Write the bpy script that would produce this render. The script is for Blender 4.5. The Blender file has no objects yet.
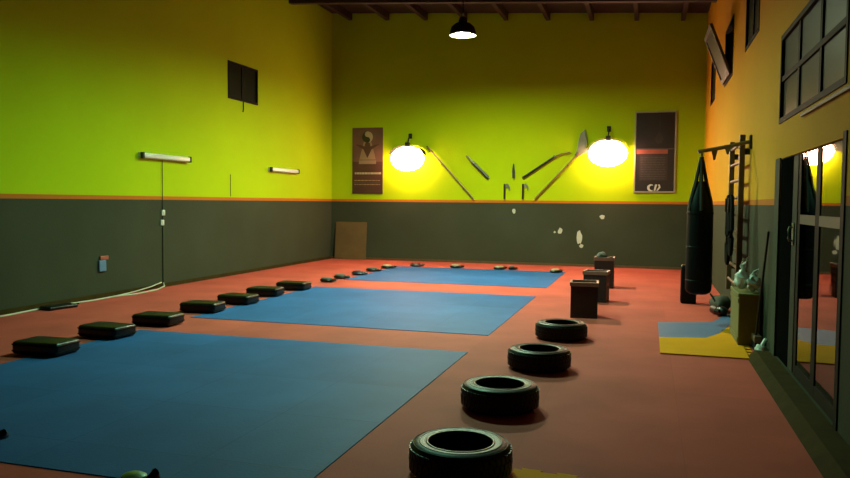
import bpy, bmesh, math, random
from mathutils import Vector, Matrix
random.seed(7)
S = bpy.context.scene
COL = S.collection
PI = math.pi

# ------------------------------------------------------------------ render look
S.view_settings.view_transform = 'Standard'
S.view_settings.look = 'None'
S.view_settings.gamma = 1.0
S.view_settings.use_curve_mapping = False
S.view_settings.exposure = 0.0
w = bpy.data.worlds.new('night'); S.world = w
w.use_nodes = True
w.node_tree.nodes['Background'].inputs['Color'].default_value = (.5, .6, .8, 1)
w.node_tree.nodes['Background'].inputs['Strength'].default_value = .004

# ------------------------------------------------------------------ materials
def new_mat(name):
    m = bpy.data.materials.new(name); m.use_nodes = True
    return m, m.node_tree, m.node_tree.nodes['Principled BSDF']

def mat(name, col, rough=.6, metal=0, var=.12, scale=8, bump=.0, spec=.5, bscale=None):
    """plain coloured surface with a procedural noise variation of its colour and an optional noise bump"""
    m, t, b = new_mat(name); col = tuple(c*.68 for c in col)
    tc = t.nodes.new('ShaderNodeTexCoord')
    nz = t.nodes.new('ShaderNodeTexNoise'); nz.inputs['Scale'].default_value = scale; nz.inputs['Detail'].default_value = 4
    t.links.new(tc.outputs['Object'], nz.inputs['Vector'])
    mx = t.nodes.new('ShaderNodeMix'); mx.data_type = 'RGBA'
    lo = tuple(c*(1-var) for c in col)+(1,); hi = tuple(min(1, c*(1+var)) for c in col)+(1,)
    mx.inputs[6].default_value = lo; mx.inputs[7].default_value = hi
    t.links.new(nz.outputs['Fac'], mx.inputs[0]); t.links.new(mx.outputs[2], b.inputs['Base Color'])
    b.inputs['Roughness'].default_value = rough; b.inputs['Metallic'].default_value = metal
    b.inputs['Specular IOR Level'].default_value = spec
    if bump:
        n2 = t.nodes.new('ShaderNodeTexNoise'); n2.inputs['Scale'].default_value = bscale or scale*6
        t.links.new(tc.outputs['Object'], n2.inputs['Vector'])
        bp = t.nodes.new('ShaderNodeBump'); bp.inputs['Strength'].default_value = bump; bp.inputs['Distance'].default_value = .01
        t.links.new(n2.outputs['Fac'], bp.inputs['Height']); t.links.new(bp.outputs['Normal'], b.inputs['Normal'])
    return m

def emit(name, col, strength):
    m, t, b = new_mat(name)
    b.inputs['Base Color'].default_value = (.8, .8, .8, 1)
    b.inputs['Emission Color'].default_value = (*col, 1); b.inputs['Emission Strength'].default_value = strength
    return m

YEL = (.35, .46, .002); OCHRE = (.54, .25, .008); GREY = (.040, .043, .026); ORG = (.42, .12, .012)
def wall_mat(name, upper):
    """two-tone paint: grey-green dado, orange line, lime-yellow above; the split is at a height of the wall itself"""
    m, t, b = new_mat(name)
    tc = t.nodes.new('ShaderNodeTexCoord'); sp = t.nodes.new('ShaderNodeSeparateXYZ')
    t.links.new(tc.outputs['Object'], sp.inputs[0])
    nz = t.nodes.new('ShaderNodeTexNoise'); nz.inputs['Scale'].default_value = .9; nz.inputs['Detail'].default_value = 5
    t.links.new(tc.outputs['Object'], nz.inputs['Vector'])
    def gt(v):
        g = t.nodes.new('ShaderNodeMath'); g.operation = 'GREATER_THAN'; g.inputs[1].default_value = v
        t.links.new(sp.outputs['Z'], g.inputs[0]); return g
    def vary(c, k):
        mx = t.nodes.new('ShaderNodeMix'); mx.data_type = 'RGBA'
        mx.inputs[6].default_value = (*[x*(1-k) for x in c], 1); mx.inputs[7].default_value = (*[x*(1+k) for x in c], 1)
        t.links.new(nz.outputs['Fac'], mx.inputs[0]); return mx
    a = t.nodes.new('ShaderNodeMix'); a.data_type = 'RGBA'
    c = t.nodes.new('ShaderNodeMix'); c.data_type = 'RGBA'
    t.links.new(gt(1.60).outputs[0], a.inputs[0]); t.links.new(vary(GREY, .25).outputs[2], a.inputs[6]); a.inputs[7].default_value = (*ORG, 1)
    t.links.new(gt(1.665).outputs[0], c.inputs[0]); t.links.new(a.outputs[2], c.inputs[6]); t.links.new(vary(upper, .10).outputs[2], c.inputs[7])
    t.links.new(c.outputs[2], b.inputs['Base Color'])
    b.inputs['Roughness'].default_value = .85; b.inputs['Specular IOR Level'].default_value = .1
    n2 = t.nodes.new('ShaderNodeTexNoise'); n2.inputs['Scale'].default_value = 25
    t.links.new(tc.outputs['Object'], n2.inputs['Vector'])
    bp = t.nodes.new('ShaderNodeBump'); bp.inputs['Strength'].default_value = .12; bp.inputs['Distance'].default_value = .02
    t.links.new(n2.outputs['Fac'], bp.inputs['Height']); t.links.new(bp.outputs['Normal'], b.inputs['Normal'])
    return m

def tile_mat(name, c1, c2, size, ox, oy, seam, rough=.75):
    """foam puzzle tiles: square cells with a slightly different shade each and thin seams"""
    m, t, b = new_mat(name)
    tc = t.nodes.new('ShaderNodeTexCoord'); mp = t.nodes.new('ShaderNodeMapping')
    mp.inputs['Location'].default_value = (-ox, -oy, 0)
    t.links.new(tc.outputs['Object'], mp.inputs[0])
    br = t.nodes.new('ShaderNodeTexBrick'); br.offset = 0; br.squash = 1
    br.inputs['Color1'].default_value = (*c1, 1); br.inputs['Color2'].default_value = (*c2, 1)
    br.inputs['Mortar'].default_value = (*seam, 1)
    br.inputs['Scale'].default_value = 1; br.inputs['Mortar Size'].default_value = .004; br.inputs['Mortar Smooth'].default_value = .3
    br.inputs['Brick Width'].default_value = size; br.inputs['Row Height'].default_value = size
    t.links.new(mp.outputs[0], br.inputs['Vector'])
    nz = t.nodes.new('ShaderNodeTexNoise'); nz.inputs['Scale'].default_value = 1.3; nz.inputs['Detail'].default_value = 6
    t.links.new(tc.outputs['Object'], nz.inputs['Vector'])
    rp = t.nodes.new('ShaderNodeMapRange'); rp.inputs['From Min'].default_value = .3; rp.inputs['From Max'].default_value = .7
    rp.inputs['To Min'].default_value = .85; rp.inputs['To Max'].default_value = 1.15
    t.links.new(nz.outputs['Fac'], rp.inputs['Value'])
    mx = t.nodes.new('ShaderNodeMix'); mx.data_type = 'RGBA'; mx.blend_type = 'MULTIPLY'; mx.inputs[0].default_value = 1
    t.links.new(br.outputs['Color'], mx.inputs[6]); t.links.new(rp.outputs[0], mx.inputs[7])
    t.links.new(mx.outputs[2], b.inputs['Base Color'])
    b.inputs['Roughness'].default_value = rough; b.inputs['Specular IOR Level'].default_value = .12
    n2 = t.nodes.new('ShaderNodeTexNoise'); n2.inputs['Scale'].default_value = 60
    t.links.new(tc.outputs['Object'], n2.inputs['Vector'])
    bp = t.nodes.new('ShaderNodeBump'); bp.inputs['Strength'].default_value = .15; bp.inputs['Distance'].default_value = .01
    t.links.new(n2.outputs['Fac'], bp.inputs['Height']); t.links.new(bp.outputs['Normal'], b.inputs['Normal'])
    return m

def glass_mat(name, tint, refl=1.0):
    m = bpy.data.materials.new(name); m.use_nodes = True; t = m.node_tree
    for n in list(t.nodes): t.nodes.remove(n)
    o = t.nodes.new('ShaderNodeOutputMaterial'); mx = t.nodes.new('ShaderNodeMixShader')
    tr = t.nodes.new('ShaderNodeBsdfTransparent'); tr.inputs[0].default_value = (*tint, 1)
    gl = t.nodes.new('ShaderNodeBsdfGlossy'); gl.inputs['Roughness'].default_value = .02
    gl.inputs['Color'].default_value = (.95, .97, .95, 1)
    fr = t.nodes.new('ShaderNodeFresnel'); fr.inputs[0].default_value = 1.55
    # a little unevenness of old panes
    tc = t.nodes.new('ShaderNodeTexCoord'); nz = t.nodes.new('ShaderNodeTexNoise'); nz.inputs['Scale'].default_value = 3
    t.links.new(tc.outputs['Object'], nz.inputs['Vector'])
    bp = t.nodes.new('ShaderNodeBump'); bp.inputs['Strength'].default_value = .02; bp.inputs['Distance'].default_value = .02
    t.links.new(nz.outputs['Fac'], bp.inputs['Height']); t.links.new(bp.outputs['Normal'], gl.inputs['Normal'])
    t.links.new(fr.outputs[0], mx.inputs[0]); t.links.new(tr.outputs[0], mx.inputs[1]); t.links.new(gl.outputs[0], mx.inputs[2])
    t.links.new(mx.outputs[0], o.inputs['Surface'])
    return m

M = {}
M['wall'] = wall_mat('lime_yellow_and_grey_wall_paint', YEL)
M['wall_r'] = wall_mat('ochre_yellow_and_grey_wall_paint', OCHRE)
M['frontwall'] = mat('dark_low_bounce_wall', (.05, .05, .045), .85, spec=.1, scale=2)  # unseen wall behind the camera, darkened to cut bounced light
M['red'] = tile_mat('red_foam_tiles', (.40, .064, .046), (.44, .070, .050), 1.0325, -5.9475, 3.52, (.38, .060, .044))
M['blue'] = tile_mat('blue_foam_tiles', (.015, .074, .22), (.020, .089, .26), 1.0325, -5.9475, 3.52, (.012, .058, .175), .65)
M['yellow'] = mat('yellow_foam', (.95, .36, .008), .8, spec=.05, scale=3, bump=.1, bscale=60)
M['bluefoam'] = mat('blue_foam', (.06, .15, .33), .6, scale=3, bump=.1, bscale=60)
M['ceiling'] = mat('dark_roof_sheet', (.05, .026, .018), .8, scale=2, var=.4)
M['beam'] = mat('dark_red_steel_beam', (.06, .028, .024), .6, scale=3, var=.3)
M['vinyl'] = mat('black_vinyl', (.006, .006, .006), .36, spec=.28, scale=12, bump=.15, bscale=40)
M['rubber'] = mat('worn_black_rubber', (.009, .010, .008), .45, scale=9, var=.35, bump=.2, bscale=50, spec=.18)
M['bag'] = mat('black_bag_leather', (.004, .004, .004), .5, scale=9, bump=.15, spec=.12)
M['strap'] = mat('black_webbing', (.010, .009, .007), .9, scale=30, spec=.1)
M['webbing'] = mat('dull_olive_webbing', (.018, .016, .009), .8, scale=30)
M['crate'] = mat('dark_brown_plastic', (.016, .009, .010), .5, scale=9)
M['crate_rim'] = mat('brown_plastic_lit_rim', (.24, .11, .085), .5, scale=9)  # brown rim, brightened to carry the light falling on its top
M['darkmetal'] = mat('dark_metal', (.035, .03, .025), .45, .6, scale=9)
M['frame'] = mat('dark_window_frame', (.010, .009, .006), .7, scale=9, spec=.1)
M['greyframe'] = mat('grey_green_frame_paint', (.045, .052, .036), .7, scale=5, spec=.15)
M['jamb'] = mat('green_grey_jamb_paint', (.06, .075, .05), .8, scale=5, spec=.1)
M['rail'] = mat('olive_door_rail_paint', (.08, .07, .035), .6)
M['gapblack'] = mat('matt_black_gap_sheet', (.006, .006, .005), 1.0, spec=0)
M['kerb'] = mat('olive_kerb_paint', (.060, .038, .011), .9, spec=.05, scale=6, var=.5)
M['white'] = mat('white_paint', (.72, .72, .66), .5, scale=9)
M['cable'] = mat('white_cable_sheath', (.62, .60, .45), .5)
M['bagwhite'] = mat('white_plastic_bag', (.75, .77, .70), .5, scale=14, var=.2, bump=.8, bscale=14)
M['olivebox'] = mat('olive_painted_board', (.21, .17, .035), .7, scale=5, var=.25)
M['ply'] = mat('brown_plywood', (.16, .085, .025), .65, scale=4, var=.3)
M['wood'] = mat('brown_wood', (.12, .06, .02), .5, scale=8, var=.35)
M['palewood'] = mat('pale_wood', (.22, .15, .02), .5, scale=8, var=.3)
M['black'] = mat('black_lacquer', (.010, .012, .006), .4, scale=8)
M['armlit'] = mat('peach_lit_arm_tan', (.26, .18, .08), .6, scale=10)  # peach lamplight on the steel arm put into its colour
M['steel'] = mat('dull_steel', (.18, .18, .11), .5, .3, scale=10)
M['posterbrown'] = mat('poster_brown_print', (.15, .062, .045), .5, scale=2.2, var=.45)
M['posterdark'] = mat('poster_dark_print', (.016, .007, .007), .5, scale=2.5, var=.4)
M['postermaroon'] = mat('poster_maroon_print', (.075, .022, .017), .5, scale=2.2, var=.4)
M['cream'] = mat('poster_cream_print', (.45, .33, .20), .5, scale=8)
M['tan'] = mat('poster_tan_print', (.30, .19, .11), .5, scale=8)
M['inkgrey'] = mat('poster_grey_print', (.085, .062, .055), .5, scale=5)
M['inkfaint'] = mat('poster_faint_print', (.036, .022, .020), .5, scale=5, var=.4)
M['redband'] = mat('poster_red_print', (.33, .08, .05), .5, scale=4, var=.4)
M['silver'] = mat('poster_frame_silver', (.50, .44, .30), .35, .3)
M['plaster'] = mat('bare_plaster', (.62, .60, .52), .8, scale=12)
M['smear'] = mat('chalky_smear', (.078, .092, .066), .8, scale=3, var=.2)
M['darkline'] = mat('dark_wall_line', (.03, .035, .025), .8)
M['beige'] = mat('beige_leather', (.40, .33, .20), .5, scale=10)
M['navy'] = mat('dark_navy_vinyl', (.012, .018, .045), .4, scale=10)
M['maroon'] = mat('dark_maroon_vinyl', (.07, .012, .012), .45, scale=10)
M['greenface'] = mat('green_vinyl', (.22, .34, .06), .45, scale=10)
M['greygear'] = mat('grey_fabric', (.09, .09, .08), .8, scale=10)
M['brownheap'] = mat('brown_canvas', (.07, .055, .035), .85, scale=8, var=.4, bump=.4, bscale=14)
M['tubewhite'] = mat('opal_diffuser', (.78, .78, .66), .35)
M['stickerblue'] = mat('blue_socket_cover', (.09, .22, .42), .5)
M['stickerred'] = mat('red_socket_top', (.42, .09, .05), .5)
M['dusty'] = mat('dusty_brown_pane', (.05, .04, .022), .35, scale=5, var=.3)
M['sashpaint'] = mat('olive_brown_sash', (.075, .06, .03), .6)
M['doorglass'] = glass_mat('tinted_door_glass', (.25, .26, .22))
M['winglass'] = mat('night_dark_window_pane', (.016, .017, .010), .3, scale=2, var=.5, spec=.2)  # opaque pane with the darkness of the night outside put into its colour
M['warm'] = emit('warm_floodlight_glass', (1.0, .52, .36), 76)
M['green'] = emit('greenish_mercury_lamp_glass', (.34, 1.0, .62), 1700)
M['green_far'] = emit('greenish_mercury_lamp_glass_far', (.82, 1.0, .62), 3100)
M['shade'] = mat('lamp_reflector_dark', (.02, .017, .014), .9, 0, spec=.05)
M['refl'] = mat('lamp_reflector_inside', (.55, .55, .5), .4)
M['glint'] = mat('bright_steel_neck', (.7, .7, .65), .25, .6)

# ------------------------------------------------------------------ mesh helpers
class MB:
    def __init__(s): s.bm = bmesh.new()
    def box(s, x0, x1, y0, y1, z0, z1, bevel=0, seg=2):
        r = bmesh.ops.create_cube(s.bm, size=1)
        vs = r['verts']
        for v in vs:
            v.co = Vector(((x0+x1)/2+v.co.x*(x1-x0), (y0+y1)/2+v.co.y*(y1-y0), (z0+z1)/2+v.co.z*(z1-z0)))
        if bevel:
            es = {e for v in vs for e in v.link_edges}
            bmesh.ops.bevel(s.bm, geom=list(es), offset=bevel, segments=seg, profile=.5, affect='EDGES')
        return s
    def tube(s, pts, r, seg=10, caps=True):
        """round bar through points; r a number or one radius per point"""
        pts = [Vector(p) for p in pts]
        rs = r if isinstance(r, (list, tuple)) else [r]*len(pts)
        rings = []
        ref = None
        for i, p in enumerate(pts):
            d = (pts[min(i+1, len(pts)-1)]-pts[max(i-1, 0)]).normalized()
            if ref is None:
                ref = Vector((0, 0, 1)) if abs(d.z) < .9 else Vector((1, 0, 0))
            u = d.cross(ref).normalized(); v = d.cross(u).normalized()
            rings.append([s.bm.verts.new(p+rs[i]*(math.cos(a)*u+math.sin(a)*v)) for a in [2*PI*k/seg for k in range(seg)]])
        for a, b in zip(rings, rings[1:]):
            for k in range(seg):
                s.bm.faces.new((a[k], a[(k+1) % seg], b[(k+1) % seg], b[k]))
        if caps:
            s.bm.faces.new(rings[0][::-1]); s.bm.faces.new(rings[-1])
        return s
    def lathe(s, prof, c=(0, 0, 0), seg=32, sx=1, sy=1, close=False):
        """profile of (r, z) pairs turned about the z axis"""
        rings = []
        for r, z in prof:
            if r < 1e-6: rings.append([s.bm.verts.new((c[0], c[1], c[2]+z))])
            else: rings.append([s.bm.verts.new((c[0]+sx*r*math.cos(2*PI*k/seg), c[1]+sy*r*math.sin(2*PI*k/seg), c[2]+z)) for k in range(seg)])
        pairs = list(zip(rings, rings[1:]))
        if close: pairs.append((rings[-1], rings[0]))
        for a, b in pairs:
            for k in range(seg):
                k2 = (k+1) % seg
                if len(a) == 1 and len(b) == 1: continue
                if len(a) == 1: s.bm.faces.new((a[0], b[k2], b[k]))
                elif len(b) == 1: s.bm.faces.new((a[k], a[k2], b[0]))
                else: s.bm.faces.new((a[k], a[k2], b[k2], b[k]))
        return s
    def prism(s, poly, z0, z1, axis='Z'):
        """extruded outline; axis names the extrusion direction, poly holds the two other coordinates in order"""
        def P(a, b, h):
            return {'Z': (a, b, h), 'Y': (a, h, b), 'X': (h, a, b)}[axis]
        lo = [s.bm.verts.new(P(a, b, z0)) for a, b in poly]; hi = [s.bm.verts.new(P(a, b, z1)) for a, b in poly]
        n = len(poly)
        s.bm.faces.new(lo[::-1]); s.bm.faces.new(hi)
        for k in range(n): s.bm.faces.new((lo[k], lo[(k+1) % n], hi[(k+1) % n], hi[k]))
        return s
    def blob(s, c, r, seed=0, amp=.15, sub=3):
        rr = bmesh.ops.create_icosphere(s.bm, subdivisions=sub, radius=1)
        rnd = random.Random(seed); ph = [rnd.uniform(0, 6) for _ in range(6)]
        for v in rr['verts']:
            p = v.co.copy()
            k = 1+amp*(math.sin(4*p.x+ph[0])*math.sin(3*p.y+ph[1])+.6*math.sin(7*p.z+ph[2]+3*p.x)+.4*math.sin(11*p.y+ph[3]))
            v.co = Vector((c[0]+p.x*r[0]*k, c[1]+p.y*r[1]*k, c[2]+p.z*r[2]*k))
        return s
    def xf(s, m):
        bmesh.ops.transform(s.bm, matrix=m, verts=s.bm.verts[:]); return s
    def build(s, name, m, parent=None, smooth=False, mod=None):
        bmesh.ops.recalc_face_normals(s.bm, faces=s.bm.faces[:])
        me = bpy.data.meshes.new(name); s.bm.to_mesh(me); s.bm.free()
        me.materials.append(m)
        if smooth:
            me.polygons.foreach_set('use_smooth', [True]*len(me.polygons))
            try: me.set_sharp_from_angle(angle=math.radians(40))
            except Exception: pass
        o = bpy.data.objects.new(name, me); COL.objects.link(o)
        if parent: o.parent = parent
        return o

def tag(o, label, cat, group=None):
    o['label'] = label; o['category'] = cat
    if group: o['group'] = group
    return o
def thing(name, label, cat, loc=(0, 0, 0), rz=0, group=None):
    o = bpy.data.objects.new(name, None); COL.objects.link(o)
    o.location = loc; o.rotation_euler = (0, 0, rz); o.empty_display_size = .1
    return tag(o, label, cat, group)
def struct(o): o['kind'] = 'structure'; return o
def children(o): return [c for c in bpy.data.objects if c.parent == o]
def copy_tree(o, parent=None):
    kids = children(o)
    c = o.copy(); COL.objects.link(c)
    if parent is not None: c.parent = parent
    for k in kids: copy_tree(k, c)
    return c

# ------------------------------------------------------------------ the room
XL, XR, YB, YN = -8.5, 1.25, 19.22, -3.2
T = .18
def roof_z(x): return 6.76-.062*(x+8.5)

def wall_x(name, x, sign, y0, y1, holes):
    """wall in a plane of constant x, thick outwards, with rectangular openings (y0,y1,z0,z1)"""
    mb = MB(); top = roof_z(x)+.05
    ys = sorted({y0, y1, *[h[0] for h in holes], *[h[1] for h in holes]}); zs = sorted({0, top, *[h[2] for h in holes], *[h[3] for h in holes]})
    xa, xb = (x-T, x) if sign < 0 else (x, x+T)
    for a, b in zip(ys, ys[1:]):
        run = None
        for c, d in zip(zs, zs[1:]):
            my, mz = (a+b)/2, (c+d)/2
            if any(h[0] < my < h[1] and h[2] < mz < h[3] for h in holes):
                continue
            mb.box(xa, xb, a, b, c, d)
    bmesh.ops.remove_doubles(mb.bm, verts=mb.bm.verts[:], dist=1e-5)
    # drop the inner faces between the cells
    seen = {}
    for f in mb.bm.faces:
        k = tuple(round(v, 3) for v in f.calc_center_median()); seen.setdefault(k, []).append(f)
    bmesh.ops.delete(mb.bm, geom=[f for fs in seen.values() if len(fs) > 1 for f in fs], context='FACES')
    return struct(mb.build(name, M['wall'] if sign < 0 else M['wall_r']))

struct(MB().box(XL-T, XR+T, YN-T, YB+T, -.12, 0).build('floor', M['red']))
LV = (13.87, 15.12, 3.74, 4.53)
wall_left = wall_x('wall_left', XL, -1, YN, YB, [LV])
WA = (5.62, 8.32, 2.42, 3.30); WB = (10.05, 11.42, 3.74, 4.70); WC = (13.10, 14.45, 3.70, 4.68); WD = (16.50, 17.60, 3.76, 4.68)
DOOR = (5.64, 8.15, .08, 2.06)
wall_right = wall_x('wall_right', XR, 1, YN, YB, [WA, WB, WC, WD, DOOR])
def end_wall(name, ya, yb):
    return struct(MB().prism([(XL-T, 0), (XR+T, 0), (XR+T, roof_z(XR+T)+.05), (XL-T, roof_z(XL-T)+.05)], ya, yb, 'Y').build(name, M['wall']))
wall_back = end_wall('wall_back', YB, YB+T)
end_wall('wall_front', YN-T, YN).data.materials[0] = M['frontwall']
struct(MB().prism([(XL-T, roof_z(XL-T)+.02), (XR+T, roof_z(XR+T)+.02), (XR+T, roof_z(XR+T)+.14), (XL-T, roof_z(XL-T)+.14)], YN-T, YB+T, 'Y').build('ceiling', M['ceiling']))
n = 1
for yb_, dep in ((16.7, .36), (11.2, .36), (5.7, .36), (.4, .36)):      # steel beams under the roof
    struct(MB().prism([(XL, roof_z(XL)-dep), (XR, roof_z(XR)-dep), (XR, roof_z(XR)+.02), (XL, roof_z(XL)+.02)], yb_-.07, yb_+.07, 'Y').build('trim_%d' % n, M['beam'])); n += 1
for k in range(9):                                                     # purlins running to the back wall
    px = XL+.55+k*1.08; z = roof_z(px)
    struct(MB().box(px-.05, px+.05, YN, YB, z-.17, z+.015).build('trim_%d' % n, M['beam'])); n += 1
struct(MB().box(XL, XL+.02, YN, YB, 0, .07).build('baseboard_left', M['kerb']))
struct(MB().box(XL+.02, XR, YB-.02, YB, 0, .06).build('baseboard_back', M['wood']))
struct(MB().prism([(1.02, 0), (1.25, 0), (1.25, .08), (1.10, .08)], 3.2, 8.42, 'Y').build('trim_%d' % n, M['kerb'])); n += 1
struct(MB().box(1.225, 1.25, 5.0, 7.1, 2.36, 2.385).build('trim_%d' % n, M['ply'])); n += 1   # ledge below the big window

# windows: an opening in the wall, a frame and its bars, and one pane per field
def window(name, x, side, box, cols, rows, hopper=None, fm='frame'):
    y0, y1, z0, z1 = box; f = .05
    r = bpy.data.objects.new(name, None); COL.objects.link(r); r.location = (x, (y0+y1)/2, z0); struct(r)
    ox, oy, oz = r.location
    a, b = (x-.01, x+.06) if side > 0 else (x-.06, x+.01)
    def loc(mb): return mb.xf(Matrix.Translation((-ox, -oy, -oz)))
    fr = MB()
    fr.box(a, b, y0, y1, z0, z0+f).box(a, b, y0, y1, z1-f, z1).box(a, b, y0, y0+f, z0+f, z1-f).box(a, b, y1-f, y1, z0+f, z1-f)
    loc(fr).build('window_frame', M[fm], r)
    c0, c1 = a+.015, b-.015
    for k in range(1, cols):
        yy = y0+(y1-y0)*k/cols; loc(MB().box(c0, c1, yy-.035, yy+.035, z0+f, z1-f)).build('window_bar', M[fm], r)
    for k in range(1, rows):
        zz = z0+(z1-z0)*k/rows; loc(MB().box(c0-.004, c1+.004, y0+f, y1-f, zz-.025, zz+.025)).build('window_bar', M[fm], r)
    if hopper is None:
        xm = (a+b)/2
        for i in range(cols):
            for j in range(rows):
                loc(MB().box(xm-.004, xm+.004, y0+(y1-y0)*i/cols+.005, y0+(y1-y0)*(i+1)/cols-.005, z0+(z1-z0)*j/rows+.005, z0+(z1-z0)*(j+1)/rows-.005)).build('window_pane', M['winglass'], r)
    else:
        # bottom-hung sash that has dropped open into the room
        h = z1-z0-.1; rot = Matrix.Translation((x-.01, 0, z0+.05)) @ Matrix.Rotation(-hopper, 4, 'Y') @ Matrix.Translation((-x, 0, -z0-.05))
        sf = MB(); ya, yb2, za, zb = y0+.06, y1-.06, z0+.05, z0+.05+h
        sf.box(x-.045, x, ya, yb2, za, za+.07).box(x-.045, x, ya, yb2, zb-.07, zb).box(x-.045, x, ya, ya+.07, za+.07, zb-.07).box(x-.045, x, yb2-.07, yb2, za+.07, zb-.07)
        sf.xf(rot); so = loc(sf).build('sash', M['sashpaint'], r)
        g = MB().box(x-.027, x-.018, ya+.06, yb2-.06, za+.06, zb-.06).xf(rot); loc(g).build('window_pane', M['dusty'], so)
    return r
window('window_1', XR, 1, WA, 3, 2)
window('window_2', XR, 1, WB, 2, 1)
window('window_3', XR, 1, WC, 1, 1, hopper=math.radians(21))
window('window_4', XR, 1, WD, 1, 1)
window('window_5', XL, -1, LV, 2, 1)

# glazed entrance in the right wall
d = bpy.data.objects.new('door_1', None); COL.objects.link(d); d.location = (XR, 6.9, 0); struct(d)
def dl(mb): return mb.xf(Matrix.Translation((-XR, -6.9, 0)))
dl(MB().box(1.238, 1.25, 8.15, 8.42, .08, 2.07)).build('door_jamb', M['jamb'], d)
dl(MB().box(1.24, 1.33, 5.55, 5.64, .08, 2.10)).build('door_jamb', M['frame'], d)
dl(MB().box(1.27, 1.33, 5.64, 8.15, 2.045, 2.07)).build('door_head', M['frame'], d)
leaf = dl(MB().box(1.26, 1.31, 7.30, 7.52, .10, 2.044)).build('door_stile', M['greyframe'], d)
dl(MB().box(1.255, 1.31, 7.12, 7.22, .10, 2.044)).build('door_stile', M['frame'], d)
dl(MB().box(1.255, 1.31, 6.36, 6.50, .10, 2.044)).build('door_stile', M['frame'], d)
dl(MB().box(1.256, 1.308, 5.64, 7.12, .10, .20)).build('door_rail', M['frame'], d)
dl(MB().box(1.254, 1.308, 5.64, 6.36, 1.44, 1.52)).build('door_rail', M['rail'], d)
dl(MB().box(1.254, 1.308, 6.50, 7.12, 1.44, 1.52)).build('door_rail', M['rail'], d)
dl(MB().box(1.255, 1.31, 7.52, 8.15, .10, 2.05)).build('dark_gap_sheet', M['gapblack'], d)  # black sheet standing in for the darkness of the open gap
for a, b in ((5.64, 6.36), (6.50, 7.12)):
    dl(MB().box(1.262, 1.268, a-.01, b+.01, .15, 2.045)).build('door_pane', M['doorglass'], d)
dl(MB().tube([(1.262, 7.42, 1.28), (1.225, 7.42, 1.28), (1.215, 7.42, 1.30), (1.215, 7.42, 1.38), (1.225, 7.42, 1.40), (1.262, 7.42, 1.40)], .009)).build('door_handle', M['steel'], d, True)
dl(MB().box(1.25, 1.262, 7.38, 7.46, 1.24, 1.44)).build('handle_plate', M['steel'], d)

# peeled places and a dark line on the dado of the back wall
def patch(cx, cz, rx, rz, m, seed, name):
    rnd = random.Random(seed); k = 14
    poly = [(cx+rx*math.cos(2*PI*i/k)*rnd.uniform(.7, 1.1), cz+rz*math.sin(2*PI*i/k)*rnd.uniform(.7, 1.1)) for i in range(k)]
    o = MB().prism(poly, YB-.004, YB+.002, 'Y').build(name, M[m], wall_back)
for i, a in enumerate([(-3.36, 1.39, .045, .07), (-2.16, .89, .06, .09), (-1.68, .73, .085, .19), (-1.12, 1.27, .07, .06), (-1.62, .52, .06, .05), (-2.3, .86, .03, .03)]):
    patch(*a, 'plaster', 10+i, 'peeled_patch')
MB().box(-3.86, -2.9, YB-.006, YB+.001, 1.165, 1.195).build('dark_line', M['darkline'], wall_back)  # thin dark horizontal line

# ------------------------------------------------------------------ blue mats and loose tiles
def mat_area(y0, y1, label, x0=-5.9475, x1=-1.8175):
    o = thing('training_mat', label, 'mat', ((x0+x1)/2, (y0+y1)/2, 0), group='blue mat areas on the red floor')
    mb = MB().box(x0, x1, y0, y1, 0, .006).xf(Matrix.Translation((-(x0+x1)/2, -(y0+y1)/2, 0)))
    m = mb.build('training_mat', M['blue'])
    bpy.data.objects.remove(o)
    m.location = ((x0+x1)/2, (y0+y1)/2, 0)
    return tag(m, label, 'mat', 'blue mat areas on the red floor')
mat_area(3.52, 7.69, 'largest and nearest square area of blue foam tiles on the red floor')
mat_area(8.75, 12.70, 'middle square area of blue foam tiles between two red strips')
mat_area(14.06, 17.45, 'farthest area of blue foam tiles lying before the back wall')

def teeth(pts, amp=.055, step=.16):
    """jigsaw edge along a polyline"""
    out = []
    for (ax, ay), (bx, by) in zip(pts, pts[1:]):
        L = math.hypot(bx-ax, by-ay); k = max(1, round(L/step)); nx, ny = -(by-ay)/L, (bx-ax)/L
        for i in range(k):
            for f, s in ((.0, 0), (.25, 0), (.2, 1), (.8, 1), (.75, 0)):
                q = (i+f)/k; out.append((ax+(bx-ax)*q+nx*s*amp, ay+(by-ay)*q+ny*s*amp))
    return out
yl = [(.15, 8.29), (1.0, 8.29)]+[(1.02, 8.33)]
yl = [(.15, 8.29), (1.03, 8.29)]+teeth([(1.03, 8.29), (1.06, 9.3), (1.10, 10.75)], -.06, .17)+[(1.14, 10.85), (1.02, 10.35), (.87, 9.8), (.68, 9.40), (.15, 9.28)]
tag(MB().prism(yl, 0, .014).build('foam_tile', M['yellow']), 'yellow foam mat with a toothed edge at the foot of the olive box', 'mat')
bl = [(.15, 9.285), (.68, 9.405), (.865, 9.805), (1.015, 10.355), (1.13, 10.87), (1.17, 11.6), (1.05, 11.35), (.85, 10.72), (.15, 10.46)]
tag(MB().prism(bl, 0, .012).build('foam_tile', M['bluefoam']), 'blue foam strip on the right behind the yellow mat', 'mat')
yt = [(-.72, 3.75)]+teeth([(-.72, 4.36), (.02, 4.36)], -.05, .18)+[(.02, 4.36), (.02, 3.75)]
yt = [(-.74, 3.6), (.1, 3.6)]+teeth([(.1, 4.30), (-.74, 4.36)], -.025, .2)+[(-.74, 4.36)]
tag(MB().prism(yt, 0, .012).build('foam_tile', M['yellow']), 'yellow foam tile peeping out beside the nearest tyre at the bottom edge', 'mat')

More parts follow.
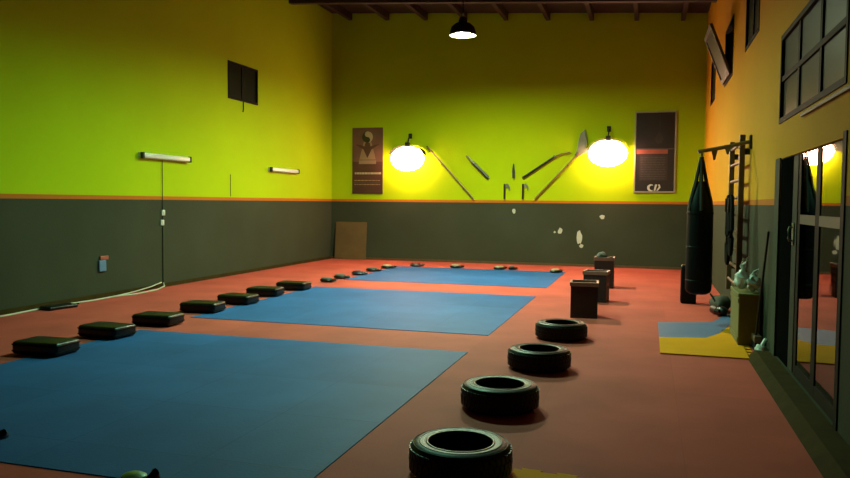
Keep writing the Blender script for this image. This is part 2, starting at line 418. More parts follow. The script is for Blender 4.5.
# ------------------------------------------------------------------ tyres
def make_tyre():
    root = thing('tyre', '', 'tyre')
    R, H = .31, .2
    b = MB()
    prof = [(.196, .030), (.205, .012), (.235, .004), (.275, .010), (.298, .026), (.309, .055), (.310, .10), (.309, .145), (.298, .174), (.275, .190), (.235, .196), (.205, .188), (.196, .170),
            (.205, .160), (.255, .150), (.275, .1), (.255, .05), (.205, .040)]
    b.lathe(prof, seg=72, close=True)
    car = b.build('tyre_carcass', M['rubber'], root, True)
    # tread: raised blocks round the tread band, in three rows
    t = MB()
    for row, (za, zb) in enumerate(((.036, .078), (.084, .116), (.122, .164))):
        k = 44
        for i in range(k):
            a0 = 2*PI*(i+.5*row)/k; a1 = a0+2*PI/k*.72; sh = (.05 if row == 0 else -.05 if row == 2 else 0)
            vs = []
            for r in (.305, .3165 if row == 1 else .314):
                for a, z in ((a0, za), (a1, za), (a1+sh, zb), (a0+sh, zb)):
                    vs.append(t.bm.verts.new((r*math.cos(a), r*math.sin(a), z)))
            for q in ((0, 1, 2, 3), (4, 5, 6, 7), (0, 1, 5, 4), (1, 2, 6, 5), (2, 3, 7, 6), (3, 0, 4, 7)):
                t.bm.faces.new([vs[j] for j in q])
    t.build('tread', M['rubber'], root)
    # raised ribs on the side wall and the bead round the opening
    for z, s in ((.1925, 1),):
        rb = MB()
        rb.lathe([(.288+.004*math.cos(a), .184+.004*math.sin(a)) for a in [2*PI*i/8 for i in range(8)]], seg=64, close=True)
        rb.lathe([(.250+.004*math.cos(a), .1945+.003*math.sin(a)) for a in [2*PI*i/8 for i in range(8)]], seg=64, close=True)
        rb.build('sidewall_rib', M['rubber'], car, True)
    bd = MB().lathe([(.203+.009*math.cos(a), .186+.009*math.sin(a)) for a in [2*PI*i/10 for i in range(10)]], seg=64, close=True)
    bd.build('bead', M['vinyl'], car, True)
    return root
tyre = make_tyre()
tl = ['nearest black tyre lying flat, cut by the bottom edge of the photo', 'second black tyre from the front of the row', 'third black tyre from the front of the row', 'farthest black tyre of the row, lying next to the first plastic crate']
for i, (x, y) in enumerate([(-1.035, 4.22), (-1.085, 5.69), (-.99, 7.20), (-.965, 8.88)]):
    o = tyre if i == 0 else copy_tree(tyre)
    o.location = (x, y, 0); o.rotation_euler = (0, 0, .37*i); o.scale = (.97, .97, 1)
    tag(o, tl[i], 'tyre', 'row of tyres on the red floor')

# ------------------------------------------------------------------ plastic crates
def make_crate(W=.37, Dp=.38, H=.50):
    root = thing('plastic_crate', '', 'crate')
    b = MB(); x, y = W/2, Dp/2; t = .014
    b.box(-x, x, -y, y, 0, .03)
    for sx in (-1, 1):
        for sy in (-1, 1):
            b.box(sx*x-.025*(sx > 0)-.0*(sx < 0), sx*x+.025*(sx < 0), sy*y-.025*(sy > 0), sy*y+.025*(sy < 0), .03, H-.05)
    body = b
    for sy in (-1, 1):       # the lattice of the long walls
        for k in range(1, 6):
            xx = -x+W*k/6; body.box(xx-.014, xx+.014, sy*y-t*(sy > 0), sy*y+t*(sy < 0), .03, H-.05)
        body.box(-x+.02, x-.02, sy*(y-.004)-.008*(sy > 0), sy*(y-.004)+.008*(sy < 0), .03, H-.05)
    for sx in (-1, 1):
        for k in range(1, 6):
            yy = -y+Dp*k/6; body.box(sx*x-t*(sx > 0), sx*x+t*(sx < 0), yy-.014, yy+.014, .03, H-.05)
        for zz, zh in ((.03, .17), (.25, .05), (.36, .04)): body.box(sx*(x-.002)-t*(sx > 0), sx*(x-.002)+t*(sx < 0), -y+.02, y-.02, zz, zz+zh)
    body.build('crate_body', M['crate'], root)
    r = MB()
    r.box(-x-.012, x+.012, -y-.012, -y+.016, H-.055, H).box(-x-.012, x+.012, y-.016, y+.012, H-.055, H)
    r.box(-x-.012, -x+.016, -y+.016, y-.016, H-.055, H).box(x-.016, x+.012, -y+.016, y-.016, H-.055, H)
    r.build('crate_rim', M['crate_rim'], root)
    return root
cr = make_crate()
cr.location = (-.85, 10.72, 0); cr.rotation_euler = (0, 0, math.radians(4))
tag(cr, 'dark plastic crate with brown rim, nearest of the crates behind the tyres', 'crate', 'plastic crates behind the tyres')
c2 = copy_tree(cr); c2.location = (-.80, 12.5, 0); c2.rotation_euler = (0, 0, math.radians(-4))
tag(c2, 'dark plastic crate in the middle, half hidden behind the nearest crate', 'crate', 'plastic crates behind the tyres')
c3 = copy_tree(cr); c3.location = (-.79, 14.6, 0); c3.rotation_euler = (0, 0, 0); c3.scale = (.95, .95, 1.17)
tag(c3, 'dark plastic crate farthest back, with grey gear piled in it', 'crate', 'plastic crates behind the tyres')
g = thing('gear_bag', 'grey and black gear bag heaped in the farthest crate', 'bag', (-.79, 14.6, .045))
MB().blob((0, 0, .30), (.125, .125, .29), 3, .06).build('bag_body', M['vinyl'], g, True)
MB().blob((-.05, -.05, .56), (.10, .08, .08), 5, .12).build('grey_flap', M['greygear'], g, True)

# ------------------------------------------------------------------ strike shields along the left edge of the mats
def make_shield():
    root = thing('kick_shield', '', 'kick shield')
    sb = MB().box(-.275, .275, -.18, .18, .004, .140, .038, 4).build('shield_body', M['vinyl'], root, True)
    p = MB()
    for z in (.040, .104):
        x, y, c = .277, .182, .035
        pts = []
        for cx, cy, a0 in ((x-c, y-c, 0), (-x+c, y-c, 90), (-x+c, -y+c, 180), (x-c, -y+c, 270)):
            for k in range(5):
                a = math.radians(a0+k*22.5); pts.append((cx+c*math.cos(a), cy+c*math.sin(a), z))
        pts.append(pts[0]); p.tube(pts, .006, 6)
    p.build('piping', M['strap'], sb, True)
    return root
sh = make_shield()
sl = ['nearest black kick shield, at the left end of the diagonal row', 'second black kick shield from the left, on the corner of the nearest blue mat', 'third black kick shield from the left in the diagonal row', 'middle one of the seven black kick shields, by the first red strip',
      'fifth black kick shield from the left in the diagonal row', 'sixth black kick shield from the left, just before the farthest one', 'farthest black kick shield at the right end of the diagonal row']
for i, (x, y, a) in enumerate([(-5.94, 6.20, 2), (-6.02, 7.20, -3), (-6.0, 8.12, 2), (-6.10, 9.27, 4), (-6.08, 10.20, -3), (-6.16, 11.20, 5), (-6.11, 12.15, 3)]):
    o = sh if i == 0 else copy_tree(sh)
    o.location = (x, y, .007); o.rotation_euler = (0, 0, math.radians(a))
    tag(o, sl[i], 'kick shield', 'black kick shields along the blue mats')

# ------------------------------------------------------------------ small hand pads set out round the mats
def hand_pad(x, y, rz, face, body, label, s=1.0, lift=0):
    root = thing('focus_mitt', label, 'hand pad', (x, y, .009), rz, 'small hand pads round the mats')
    b = MB().lathe([(0, .005), (.10, .003), (.135, .012), (.145, .032), (.130, .056), (.09, .066), (0, .066)], seg=28, sx=1.0*s, sy=.82*s); b.xf(Matrix.Rotation(0, 4, 'Z')); b.build('pad_body', M[body], root, True)
    f = MB().lathe([(.118, .058), (.112, .074), (.07, .087), (0, .092)], seg=28, sx=1.0*s, sy=.82*s); f.build('pad_face', M[face], root, True)
    c = MB().tube([(.10*s, -.05*s, .02), (.16*s, -.03*s, .035+lift*.3), (.205*s, 0, .038+lift), (.18*s, .05*s, .035+lift*.4), (.12*s, .05*s, .03)], [.022, .028, .024, .026, .02], 8); c.build('cuff', M[body], root, True)
    return root
hp = [(-6.08, 13.52, 'greygear', 'vinyl', 'nearest of the small dark hand pads running on from the shields'),
      (-6.09, 14.22, 'greygear', 'vinyl', 'second small dark hand pad behind the last shield'),
      (-6.04, 15.07, 'navy', 'navy', 'navy hand pad at the left edge of the farthest blue mat'),
      (-6.05, 15.96, 'greygear', 'vinyl', 'dark hand pad behind the navy one'),
      (-5.99, 16.81, 'beige', 'vinyl', 'beige topped hand pad near the left back corner of the farthest mat'),
      (-5.50, 17.55, 'maroon', 'maroon', 'dark maroon hand pad on the far edge of the farthest mat'),
      (-4.47, 17.52, 'beige', 'vinyl', 'beige topped hand pad on the far edge, right of the maroon one'),
      (-3.40, 17.52, 'beige', 'vinyl', 'beige topped hand pad with a small dark one close beside it'),
      (-2.03, 17.22, 'beige', 'vinyl', 'beige topped hand pad at the right back corner of the farthest mat')]
for i, (x, y, f, b, l) in enumerate(hp): hand_pad(x, y, -.2+.13*i, f, b, l)
hand_pad(-3.10, 17.56, .4, 'greygear', 'vinyl', 'small dark hand pad close to the right of a beige one on the far edge', .6)
hand_pad(-2.685, 3.41, .15, 'greenface', 'vinyl', 'green topped hand pad cut by the bottom edge of the photo', .62, .06)
hand_pad(-4.14, 3.70, .25, 'navy', 'vinyl', 'black hand pad at the left edge of the photo near the bottom', 1.0, .05)
# dark pad by the left wall
o = thing('sports_bag', 'flat black bag lying by the white cable at the left wall', 'bag', (-8.22, 8.83, 0), math.radians(80))
MB().box(-.24, .24, -.12, .12, 0, .055, .025, 3).build('bag_body', M['vinyl'], o, True)
MB().tube([(.2, -.05, .035), (.30, -.03, .045), (.36, .03, .03), (.30, .07, .02), (.21, .06, .03)], .011, 6).build('handle', M['strap'], o, True)

# white cable along the left wall
cb = MB()
cb.tube([(-8.36, 7.3, .012), (-8.33, 8.0, .012), (-8.38, 8.5, .012), (-8.40, 9.1, .012), (-8.33, 9.7, .012), (-8.36, 10.2, .012), (-8.24, 10.6, .012), (-8.30, 11.2, .012), (-8.42, 11.58, .03), (-8.455, 11.6, .09)], .012, 8)
cb.tube([(-8.36, 10.2, .012), (-8.38, 10.7, .03), (-8.42, 11.2, .06), (-8.46, 11.55, .10)], .010, 8)
tag(cb.build('cable', M['cable'], None, True), 'white cable lying along the foot of the left wall', 'cable')

# ------------------------------------------------------------------ left wall fittings
def batten(y0, y1, z, label):
    o = thing('batten_light', label, 'light', (XL, (y0+y1)/2, z), 0, 'unlit tube lights on the left wall')
    h = (y1-y0)/2
    MB().box(0, .05, -h, h, -.05, .05, .006, 1).build('light_body', M['white'], o)
    MB().box(.05, .10, -h+.04, h-.04, -.042, .042, .018, 3).build('diffuser', M['tubewhite'], o, True)
    for s in (-1, 1):
        MB().box(.045, .105, s*(h-.02)-.025, s*(h-.02)+.025, -.055, .055, .006, 1).build('end_cap', M['greyframe'], o)
    return o
batten(10.99, 12.42, 2.37, 'larger unlit tube light on the left wall, nearest to the camera')
batten(15.59, 17.02, 2.33, 'small unlit tube light on the left wall near the back corner')
o = thing('conduit', 'thin vertical conduit running from the tube light down the left wall', 'conduit', (XL+.012, 11.64, 0))
MB().tube([(0, 0, .08), (0, 0, 1.13)], .010, 8).build('pipe', M['greyframe'], o, True)
MB().tube([(0, 0, 1.24), (0, 0, 1.31)], .010, 8).build('pipe', M['greyframe'], o, True)
MB().tube([(0, 0, 1.42), (0, 0, 2.31)], .006, 8).build('pipe', M['greyframe'], o, True)
def switch(y, z, label):
    o = thing('light_switch', label, 'switch', (XL, y, z), 0, 'light switches on the left wall')
    sw = MB().box(0, .03, -.045, .045, -.05, .05, .008, 2).build('switch_box', M['white'], o)
    MB().box(.03, .04, -.02, .02, -.025, .025, .004, 1).build('rocker', M['tubewhite'], sw)
switch(11.65, 1.365, 'upper small white switch on the conduit of the left wall')
switch(11.62, 1.185, 'lower small white switch on the conduit of the left wall')
tag(MB().tube([(XL+.008, 13.95, 1.68), (XL+.008, 13.95, 2.15)], .006, 6).build('cable', M['greyframe']), 'short thin dark cable above the orange line of the left wall', 'cable')
tag(MB().tube([(XL+.012, 14.48, 3.74), (XL+.012, 14.48, 3.58), (XL+.012, 14.46, 3.52)], .012, 6).build('cable', M['frame']), 'short dark cable hanging under the window of the left wall', 'cable')
o = thing('wall_socket', 'small blue wall socket with red top, low on the left wall', 'socket', (XL, 10.06, .55))
MB().box(0, .035, -.09, .07, -.12, .06, .01, 2).build('socket_cover', M['stickerblue'], o)
MB().box(0, .03, -.06, .13, .065, .13, .01, 2).build('socket_top', M['stickerred'], o)

# ------------------------------------------------------------------ leaning board in the back corner
o = MB().box(0, .92, -.012, .012, 0, 1.03, .003, 1)
o.xf(Matrix.Translation((-8.35, YB-.12, .006)) @ Matrix.Rotation(math.radians(-5), 4, 'X'))
tag(o.build('plywood_board', M['ply']), 'brown plywood board leaning in the left back corner', 'board')

# ------------------------------------------------------------------ posters
def bars(mb, x0, x1, z, h, y, seed, gap=.02):
    """a line of print too small to read: dashes of uneven length"""
    rnd = random.Random(seed); x = x0
    while x < x1-.02:
        l = min(rnd.uniform(.03, .10), x1-x); mb.box(x, x+l, y-.003, y+.001, z-h/2, z+h/2); x += l+gap
    return mb
o = thing('poster', 'brown poster with a yin-yang disc on the back wall, left of the lamps', 'poster', (-7.425, YB-.004, 1.81))
MB().box(-.445, .445, -.02, 0, 0, 1.81).build('poster_sheet', M['posterbrown'], o)
yf = -.021
MB().box(-.443, .443, yf-.002, yf, .012, .88).build('lower_print', M['postermaroon'], o)
MB().box(-.25, .25, yf-.004, yf, .82, .92).build('caption_band', M['tan'], o)
# spread wings with a body under the disc
wg = [(0, .98), (.07, 1.12), (.12, 1.22), (.36, 1.36), (.20, 1.34), (.09, 1.30), (.06, 1.40), (-.06, 1.40), (-.09, 1.30), (-.20, 1.34), (-.36, 1.36), (-.12, 1.22), (-.07, 1.12)]
MB().prism(wg, yf-.004, yf, 'Y').build('winged_emblem', M['postermaroon'], o)
MB().prism([(-.24, .94), (.24, .94), (.17, 1.2), (.10, 1.45), (-.10, 1.45), (-.17, 1.2)], yf-.0015, yf+.002, 'Y').build('emblem_ground', M['tan'], o)
def disc(cx, cz, r, a0=0, a1=360, k=28): return [(cx+r*math.cos(math.radians(a0+(a1-a0)*i/k)), cz+r*math.sin(math.radians(a0+(a1-a0)*i/k))) for i in range(k+(1 if a1-a0 < 360 else 0))]
R_ = .155; cz = 1.555
half = disc(0, cz, R_, 90, 270)+disc(0, cz-R_/2, R_/2, 270, 450, 14)[1:]+disc(0, cz+R_/2, R_/2, 270, 90, 14)[1:-1]
yy_ = MB().prism(disc(0, cz, R_), yf-.003, yf, 'Y').build('yin_yang_disc', M['cream'], o)
MB().prism(half, yf-.006, yf-.003, 'Y').prism(disc(0, cz-R_/2, .024), yf-.0075, yf-.006, 'Y').build('yin_yang_dark', M['black'], yy_)
MB().prism(disc(0, cz+R_/2, .024), yf-.0085, yf-.006, 'Y').build('yin_yang_eye', M['cream'], yy_)
bars(MB(), -.37, .40, .565, .055, yf-.002, 3, .012).build('print_line', M['cream'], o)
for q, z in enumerate((.37, .315, .26)):
    bars(MB(), -.38, .40, z, .022, yf-.002, 5+q).build('print_line', M['tan'] if q != 1 else M['inkgrey'], o)

o = thing('poster', 'dark framed poster with a red band on the back wall, right of the lamps', 'poster', (.11, YB-.004, 1.88))
MB().box(-.47, .47, -.03, 0, .02, 1.97).build('poster_sheet', M['posterdark'], o)
fr = MB(); fr.box(-.49, -.455, -.045, 0, 0, 1.99).box(.455, .49, -.045, 0, 0, 1.99).box(-.455, .455, -.045, 0, 1.955, 1.99).box(-.455, .455, -.045, 0, 0, .035)
fr.build('poster_frame', M['silver'], o)
yf = -.031
MB().box(-.44, .30, yf-.002, yf, .95, 1.07).build('red_band', M['redband'], o)
MB().box(-.45, .45, yf-.004, yf, 1.055, 1.085).build('white_rule', M['inkgrey'], o)
MB().prism([(-.02, 1.30), (.04, 1.42), (.09, 1.50), (.16, 1.42), (.20, 1.30), (.15, 1.22), (.05, 1.20)], yf-.002, yf, 'Y').build('pale_figure', M['inkfaint'], o)
MB().box(.095, .11, yf-.003, yf, 1.3, 1.93).build('pale_figure', M['inkfaint'], o)
MB().box(-.36, .30, yf-.0015, yf, .30, .93).build('text_ground', M['inkfaint'], o)
for q in range(10): bars(MB(), -.33, .26, .86-.058*q, .016, yf-.0015, 40+q).build('print_line', M['inkgrey'], o)
lg = MB()
lg.prism(disc(-.08, .12, .085, 60, 300, 18)+disc(-.05, .12, .06, 300, 60, 14), yf-.004, yf, 'Y')
lg.prism([(-.01, .05), (.03, .05), (.07, .2), (.02, .2)], yf-.004, yf, 'Y').prism([(.05, .05), (.09, .05), (.15, .13), (.13, .2), (.09, .2), (.11, .14)], yf-.004, yf, 'Y')
lg.build('white_emblem', M['white'], o)

# ------------------------------------------------------------------ weapons hung on the back wall
def bar(p, q, r, y=YB-.06, seg=8):
    return MB().tube([(p[0], y, p[1]), (q[0], y, q[1])], r, seg)
def pegs(root, pts, y=YB-.06):
    for x, z in pts: MB().tube([(x, YB, z-.02), (x, y-.02, z-.02), (x, y-.03, z+.015)], .007, 6).build('hook', M['darkmetal'], root, True)
def wthing(name, label, p): return thing(name, label, 'weapon', (0, 0, 0))
def weapon(name, label, base): 
    return thing(name, label, 'weapon', (base[0], YB-.06, base[1]))
def wl(mb, base): return mb.xf(Matrix.Translation((-base[0], -(YB-.06), -base[1])))
def wpegs(root, base, pts):
    for x, z in pts: wl(MB().tube([(x, YB-.002, z-.03), (x, YB-.075, z-.03), (x, YB-.085, z+.01)], .007, 6), base).build('hook', M['darkmetal'], root, True)
# long staff
b = (-4.42, 1.69); o = weapon('wooden_staff', 'long thin wooden staff slanting down right of the left lamp', b)
wl(bar((-5.72, 3.10), b, .022), b).build('shaft', M['wood'], o, True)
wpegs(o, b, [(-5.3, 2.62), (-4.7, 1.96)])
# short sword in its sheath
b = (-4.03, 2.24); o = weapon('short_sword', 'short dark sheathed sword on the left of the wall weapons', b)
wl(bar((-4.42, 2.62), b, .045), b).build('sheath', M['black'], o, True)
wl(bar((-4.47, 2.67), (-4.42, 2.62), .05), b).build('guard', M['steel'], o, True)
wl(bar((-4.62, 2.83), (-4.45, 2.65), .025), b).build('grip', M['steel'], o, True)
wpegs(o, b, [(-4.3, 2.45), (-4.12, 2.28)])
# dagger
b = (-3.375, 2.24); o = weapon('dagger', 'small black dagger hanging upright in the centre of the wall weapons', b)
wl(MB().prism([(b[0]-.03, 2.24), (b[0]+.03, 2.24), (b[0]+.035, 2.42), (b[0]+.012, 2.61), (b[0]-.012, 2.61), (b[0]-.035, 2.42)], YB-.075, YB-.045, 'Y'), b).build('blade', M['black'], o)
wpegs(o, b, [(-3.375, 2.36)])
# two sickles
for k, (cx, lab) in enumerate(((-3.585, 'left one of the two small dark sickles below the dagger'), (-3.105, 'right one of the two small dark sickles below the dagger'))):
    b = (cx, 1.70); o = thing('sickle', lab, 'weapon', (b[0], YB-.06, b[1]), 0, 'pair of sickles on the back wall')
    wl(bar((cx-.02, 1.70), (cx-.02, 2.09), .024), b).build('handle', M['black'], o, True)
    hk = [(cx-.03, 2.05), (cx+.04, 2.10), (cx+.10, 2.06), (cx+.13, 1.98), (cx+.10, 1.90), (cx+.09, 1.97), (cx+.05, 2.02), (cx-.01, 2.0)]
    wl(MB().prism(hk, YB-.068, YB-.052, 'Y'), b).build('blade', M['steel'], o)
    wpegs(o, b, [(cx-.02, 1.92)])
# long sword
b = (-3.14, 2.24); o = weapon('sword', 'long dark sword slanting up to the right towards the right lamp', b)
wl(bar(b, (-2.33, 2.78), .03), b).build('scabbard', M['black'], o, True)
wl(bar((-2.34, 2.775), (-2.31, 2.795), .048), b).build('guard', M['steel'], o, True)
wl(MB().tube([(-2.33, YB-.06, 2.78), (-2.15, YB-.06, 2.85), (-1.93, YB-.06, 2.89)], .022, 8), b).build('grip', M['palewood'], o, True)
wpegs(o, b, [(-2.95, 2.37), (-2.5, 2.67)])
# pole weapon with a broad curved blade
b = (-2.82, 1.70); o = weapon('glaive', 'long pole weapon with a broad curved blade beside the right lamp', b)
def gp(t, off=0):
    ax, az, bx, bz = -2.82, 1.70, -1.66, 2.93; L = math.hypot(bx-ax, bz-az); ux, uz = (bx-ax)/L, (bz-az)/L
    return (ax+ux*t-uz*off, az+uz*t+ux*off)
wl(bar(gp(0), gp(1.62), .024), b).build('shaft', M['palewood'], o, True)
bl_ = [gp(1.55, -.05), gp(1.62, -.08), gp(1.78, -.06), gp(1.95, .06), gp(2.14, .30), gp(1.98, .31), gp(1.84, .24), gp(1.72, .15), gp(1.62, .09), gp(1.55, .05)]
wl(MB().prism(bl_, YB-.07, YB-.05, 'Y'), b).build('blade', M['steel'], o)
wl(MB().prism([gp(1.62, -.05), gp(1.72, -.13), gp(1.86, -.15), gp(1.98, -.12), gp(1.88, -.07), gp(1.76, -.04)], YB-.066, YB-.054, 'Y'), b).build('grey_prong', M['steel'], o)  # grey curved prong beside the blade
wl(bar(gp(1.50), gp(1.60), .05), b).build('collar', M['wood'], o, True)
wpegs(o, b, [gp(.5), gp(1.2)])

# ------------------------------------------------------------------ lamps
def flood(x, z, label, rx=.47, rz=.33):
    o = thing('wall_lamp', label, 'lamp', (x, YB, z), 0, 'glowing wall lamps on the back wall')
    g = MB(); g.lathe([(0, -1), (.38, -.92), (.71, -.71), (.92, -.38), (1, 0), (.92, .38), (.71, .71), (.38, .92), (0, 1)], seg=28)  # bulb made oversized to take in the white bloom around it
    g.xf(Matrix.Translation((0, -.26, 0)) @ Matrix.Diagonal((rx, .12, rz, 1))); g.build('bulb_with_bloom', M['warm'], o, True)
    # hood that shields the wall above the bulb
    h = MB(); k = 20
    outer = [(.47*math.cos(PI*i/k), .10+.26*math.sin(PI*i/k)) for i in range(k+1)]
    inner = [(.46*math.cos(PI*i/k), .10+.25*math.sin(PI*i/k)) for i in range(k, -1, -1)]
    h.prism(outer+inner, -.36, -.02, 'Y'); h.build('hood', M['shade'], o)
    MB().tube([(0, -.002, .64), (0, -.06, .62), (0, -.16, .54), (0, -.2, .42)], .016, 8).build('arm', M['darkmetal'], o, True)
    MB().box(-.05, .05, -.025, -.002, .55, .69, .006, 1).build('wall_plate', M['darkmetal'], o)
    MB().box(-.06, .06, -.30, -.2, .30, .43, .01, 1).build('lamp_holder', M['darkmetal'], o)
    return o
flood(-6.20, 2.75, 'glowing white wall lamp beside the brown yin-yang poster')
flood(-1.00, 2.84, 'glowing white wall lamp between the wall weapons and the dark poster')

def pendant(x, y, z, label, m='green', drop=0):
    o = thing('pendant_lamp', label, 'lamp', (x, y, z), 0, 'pendant lamps under the roof')
    ztop = roof_z(x)-z
    MB().lathe([(.27, 0), (.258, .08), (.225, .17), (.15, .235), (.085, .26), (.08, .255), (.14, .225), (.215, .16), (.248, .078), (.262, 0)], seg=36, close=True).build('lamp_shade', M['shade'], o, True)
    MB().lathe([(0, .045), (.057, .051), (.106, .068), (.139, .092), (.15, .12), (.139, .148), (.106, .172), (.057, .189), (0, .20)], (0, 0, drop), seg=32).build('glowing_lens', M[m], o, True)
    nk = MB().lathe([(0, .19), (.03, .19), (.03, .25), (.085, .25), (.085, .29), (.07, .35), (.04, .37), (0, .37)], seg=20).build('lamp_neck', M['shade'], o, True)
    MB().lathe([(0, .35), (.022, .35), (.03, .37), (.03, .42), (.018, .44), (0, .44)], seg=14).build('bright_ferrule', M['glint'], nk, True)
    MB().tube([(0, 0, .43), (0, 0, ztop-.03)], .010, 8).build('suspension_cord', M['strap'], o, True)
    MB().lathe([(0, ztop-.06), (.05, ztop-.05), (.06, ztop+.01), (0, ztop+.012)], seg=18).build('ceiling_rose', M['shade'], o, True)
    return o
pendant(-3.63, 14.6, 4.92, 'lit pendant lamp with dark shade hanging from the roof', 'green_far', -.034)
pendant(-3.63, 9.9, 4.92, 'lit pendant lamp nearer to the camera, above the middle blue mat')

# ------------------------------------------------------------------ wall bars, bracket and punching bags
o = thing('wall_bars', 'dark wall bars ladder on the right wall behind the olive box', 'wall bars', (XR, 11.3, 0))
def wb(mb): return mb.xf(Matrix.Translation((-XR, -11.3, 0)))
for yy in (10.62, 11.85):
    wb(MB().box(1.12, 1.19, yy-.035, yy+.035, .35, 2.52, .008, 1)).build('upright', M['wood'], o)
    for zz in (.7, 2.3): wb(MB().box(1.19, 1.25, yy-.03, yy+.03, zz-.04, zz+.04)).build('spacer', M['darkmetal'], o)
for k in range(9):
    zz = .52+k*.235; wb(MB().tube([(1.15, 10.62, zz), (1.15, 11.85, zz)], .022, 10)).build('rung', M['wood'], o, True)
o = thing('bag_bracket', 'steel bracket arm reaching from the wall bars to the punching bag', 'bracket', (XR, 10.45, 2.3))
def bk(mb): return mb.xf(Matrix.Translation((-XR, -10.45, -2.3)))
bk(MB().tube([(1.245, 10.45, 2.42), (.95, 10.43, 2.35), (.60, 10.4, 2.29)], .026, 10)).build('arm', M['armlit'], o, True)
bk(MB().box(1.22, 1.25, 10.40, 10.50, 2.32, 2.50, .005, 1)).build('wall_plate', M['darkmetal'], o)
for xx, l in ((.80, .16), (.96, .12)):
    zz = 2.30+(xx-.6)*.2
    bk(MB().prism([(xx-.045, zz), (xx+.045, zz), (xx+.012, zz-l), (xx-.012, zz-l)], 10.40, 10.42, 'Y')).build('hanging_flap', M['armlit'], o)
bk(MB().tube([(.645, 10.4, 2.29), (.645, 10.4, 2.226)], .014, 8)).build('end_hook', M['steel'], o, True)

o = thing('punching_bag', 'long black punching bag hanging from the bracket on the right', 'punching bag', (.645, 10.4, .42), 0)
zt = 1.25
bb = MB().lathe([(0, 0), (.11, .005), (.15, .03), (.165, .07), (.167, .4), (.165, .8), (.163, 1.08), (.155, 1.17), (.125, 1.27), (.085, 1.40), (.06, 1.48), (0, 1.49)], seg=32).build('bag_body', M['bag'], o, True)
for zz in (.16, .60, 1.05): MB().lathe([(.1655, zz), (.1690, zz+.004), (.1690, zz+.03), (.1655, zz+.034)], seg=32).build('seam_band', M['bag'], bb, True)
for k in range(6):
    a = PI/6+k*PI/3
    MB().tube([(.158*math.cos(a), .158*math.sin(a), 1.10), (.140*math.cos(a), .140*math.sin(a), 1.23), (.078*math.cos(a), .078*math.sin(a), 1.45), (.018*math.cos(a), .018*math.sin(a), 1.76)], [.022, .024, .026, .018], 6).build('strap', M['webbing'], o, True)
MB().tube([(0, 0, 1.74), (0, 0, 1.80)], .03, 8).build('swivel', M['darkmetal'], o, True)
# low black block behind the bag
o = thing('dark_block', 'black upright block standing half hidden behind the punching bag', 'pad', (.66, 12.75, 0))
MB().box(-.14, .10, -.10, .10, 0, .62, .03, 3).build('pad_body', M['bag'], o, True)
MB().tube([(-.05, -.10, .2), (-.05, -.135, .24), (-.05, -.135, .40), (-.05, -.10, .44)], .012, 6).build('strap', M['strap'], o, True)

# gear hung on the wall bars
def rope(y, z, l, label, r=.02, wd=.07):
    o = thing('jump_rope', label, 'rope', (1.10, y, z), 0, 'black ropes hung on the wall bars')
    pts = [(-.02, wd*math.sin(t)*(1-.25*math.cos(t)), -l/2+l/2*math.cos(t)) for t in [2*PI*k/22 for k in range(23)]]
    MB().tube(pts, r, 6).build('rope_loop', M['strap'], o, True)
    MB().tube([(-.045, .02, -.03), (-.05, .03, -.22)], .022, 8).build('rope_handle', M['vinyl'], o, True)
rope(10.95, 1.72, .8, 'black looped rope hung on the nearer half of the wall bars', .028, .12)
rope(11.35, 1.72, .95, 'black looped rope hung on the farther half of the wall bars', .03, .12)
# ------------------------------------------------------------------ olive box, white bags, canvas heap, broom
o = thing('storage_box', 'olive painted box standing by the right wall below the white bags', 'box', (1.10, 9.45, 0))
MB().box(-.105, .125, -.42, .42, .015, .56, .006, 1).build('box_body', M['olivebox'], o)
MB().box(-.115, .135, -.43, .43, .56, .60, .005, 1).build('lid', M['olivebox'], o)
for zz in (.05, .49): MB().box(-.113, -.104, -.41, .41, zz, zz+.05).build('batten', M['olivebox'], o)
def wbag(x, y, s, h, label, seed):
    o = thing('plastic_bag', label, 'plastic bag', (x, y, .640), 0, 'white plastic bags on the olive box')
    b = MB(); b.blob((0, 0, .095*s), (.085*s, .095*s, .10*s), seed, .20); b.build('bag_body', M['bagwhite'], o, True)
    MB().tube([(0, 0, .16*s), (.01, .0, .16*s+h*.6), (.0, .01, .16*s+h)], [.04*s, .022*s, .03*s], 8).build('bag_neck', M['bagwhite'], o, True)
    MB().tube([(-.02, 0, .15*s+h), (.0, -.01, .20*s+h), (.05, -.02, .22*s+h*1.4), (.03, -.01, .16*s+h)], .007, 6).build('bag_handle', M['bagwhite'], o, True)
wbag(1.05, 9.30, 1.0, .10, 'left white plastic bag with a pointed neck on the olive box', 2)
wbag(1.15, 9.12, .85, .04, 'right white plastic bag on the olive box', 4)
wbag(1.09, 9.62, .9, .07, 'white plastic bag behind the other two on the olive box', 6)
o = thing('canvas_bag', 'brown canvas bag slumped on the floor beyond the olive box', 'bag', (1.06, 11.95, 0))
MB().blob((0, -.02, .13), (.15, .26, .125), 12, .08).build('bag_body', M['brownheap'], o, True)
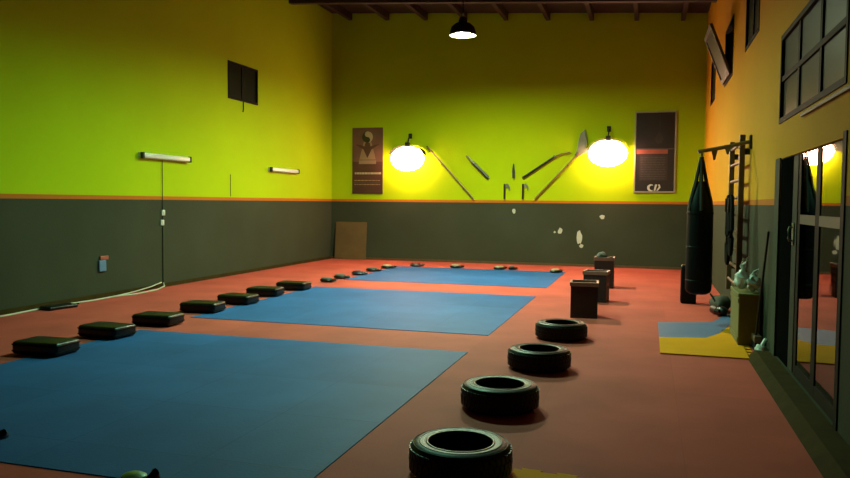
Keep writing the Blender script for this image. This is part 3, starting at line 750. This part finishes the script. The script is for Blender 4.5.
MB().tube([(-.09, -.2, .17), (-.14, -.1, .25), (-.14, .04, .25), (-.09, .12, .18)], .014, 6).build('handle', M['strap'], o, True)
o = thing('boxing_glove', 'dark boxing glove on the floor in front of the canvas bag', 'glove', (1.03, 11.42, 0), .4)
MB().blob((0, 0, .075), (.09, .13, .07), 15, .06).build('mitt', M['vinyl'], o, True)
MB().tube([(0, .09, .07), (0, .22, .07)], [.06, .068], 12).build('cuff', M['maroon'], o, True)
MB().tube([(-.07, .04, .07), (-.10, -.03, .08), (-.08, -.09, .085)], [.03, .035, .025], 8).build('thumb', M['vinyl'], o, True)
o = thing('crumpled_bag', 'crumpled white bag on the floor at the door jamb', 'plastic bag', (1.175, 8.56, 0))
MB().blob((0, 0, .062), (.058, .07, .058), 21, .16).build('bag_body', M['bagwhite'], o, True)
MB().tube([(.01, 0, .10), (.03, .01, .15), (.05, .03, .16)], [.025, .018, .028], 7).build('bag_neck', M['bagwhite'], o, True)
o = thing('broom', 'dark broom leaning on the right wall between box and door', 'broom', (1.18, 8.84, 0))
MB().tube([(-.02, .02, .16), (.05, -.16, 1.32)], .013, 8).build('broomstick', M['darkmetal'], o, True)
MB().box(-.05, .03, -.10, .16, .10, .17, .012, 2).build('broom_head', M['wood'], o)
MB().prism([(-.10, .10), (.16, .10), (.18, 0), (-.12, 0)], -.04, .02, 'X').build('bristles', M['strap'], o)

# ------------------------------------------------------------------ camera
cam = bpy.data.cameras.new('camera'); co = bpy.data.objects.new('camera', cam); COL.objects.link(co)
yaw, pitch, roll = .2914, .0495, -.0088
Rm = Matrix.Rotation(yaw, 3, 'Z') @ Matrix.Rotation(-pitch, 3, 'X') @ Matrix.Rotation(roll, 3, 'Y')
r, fwd, up = Rm @ Vector((1, 0, 0)), Rm @ Vector((0, 1, 0)), Rm @ Vector((0, 0, 1))
co.matrix_world = Matrix(((r.x, up.x, -fwd.x, 0), (r.y, up.y, -fwd.y, 0), (r.z, up.z, -fwd.z, 1.6), (0, 0, 0, 1)))
cam.sensor_width = 36; cam.lens = 745.06/850*36; cam.clip_start = .05; cam.clip_end = 100
S.camera = co
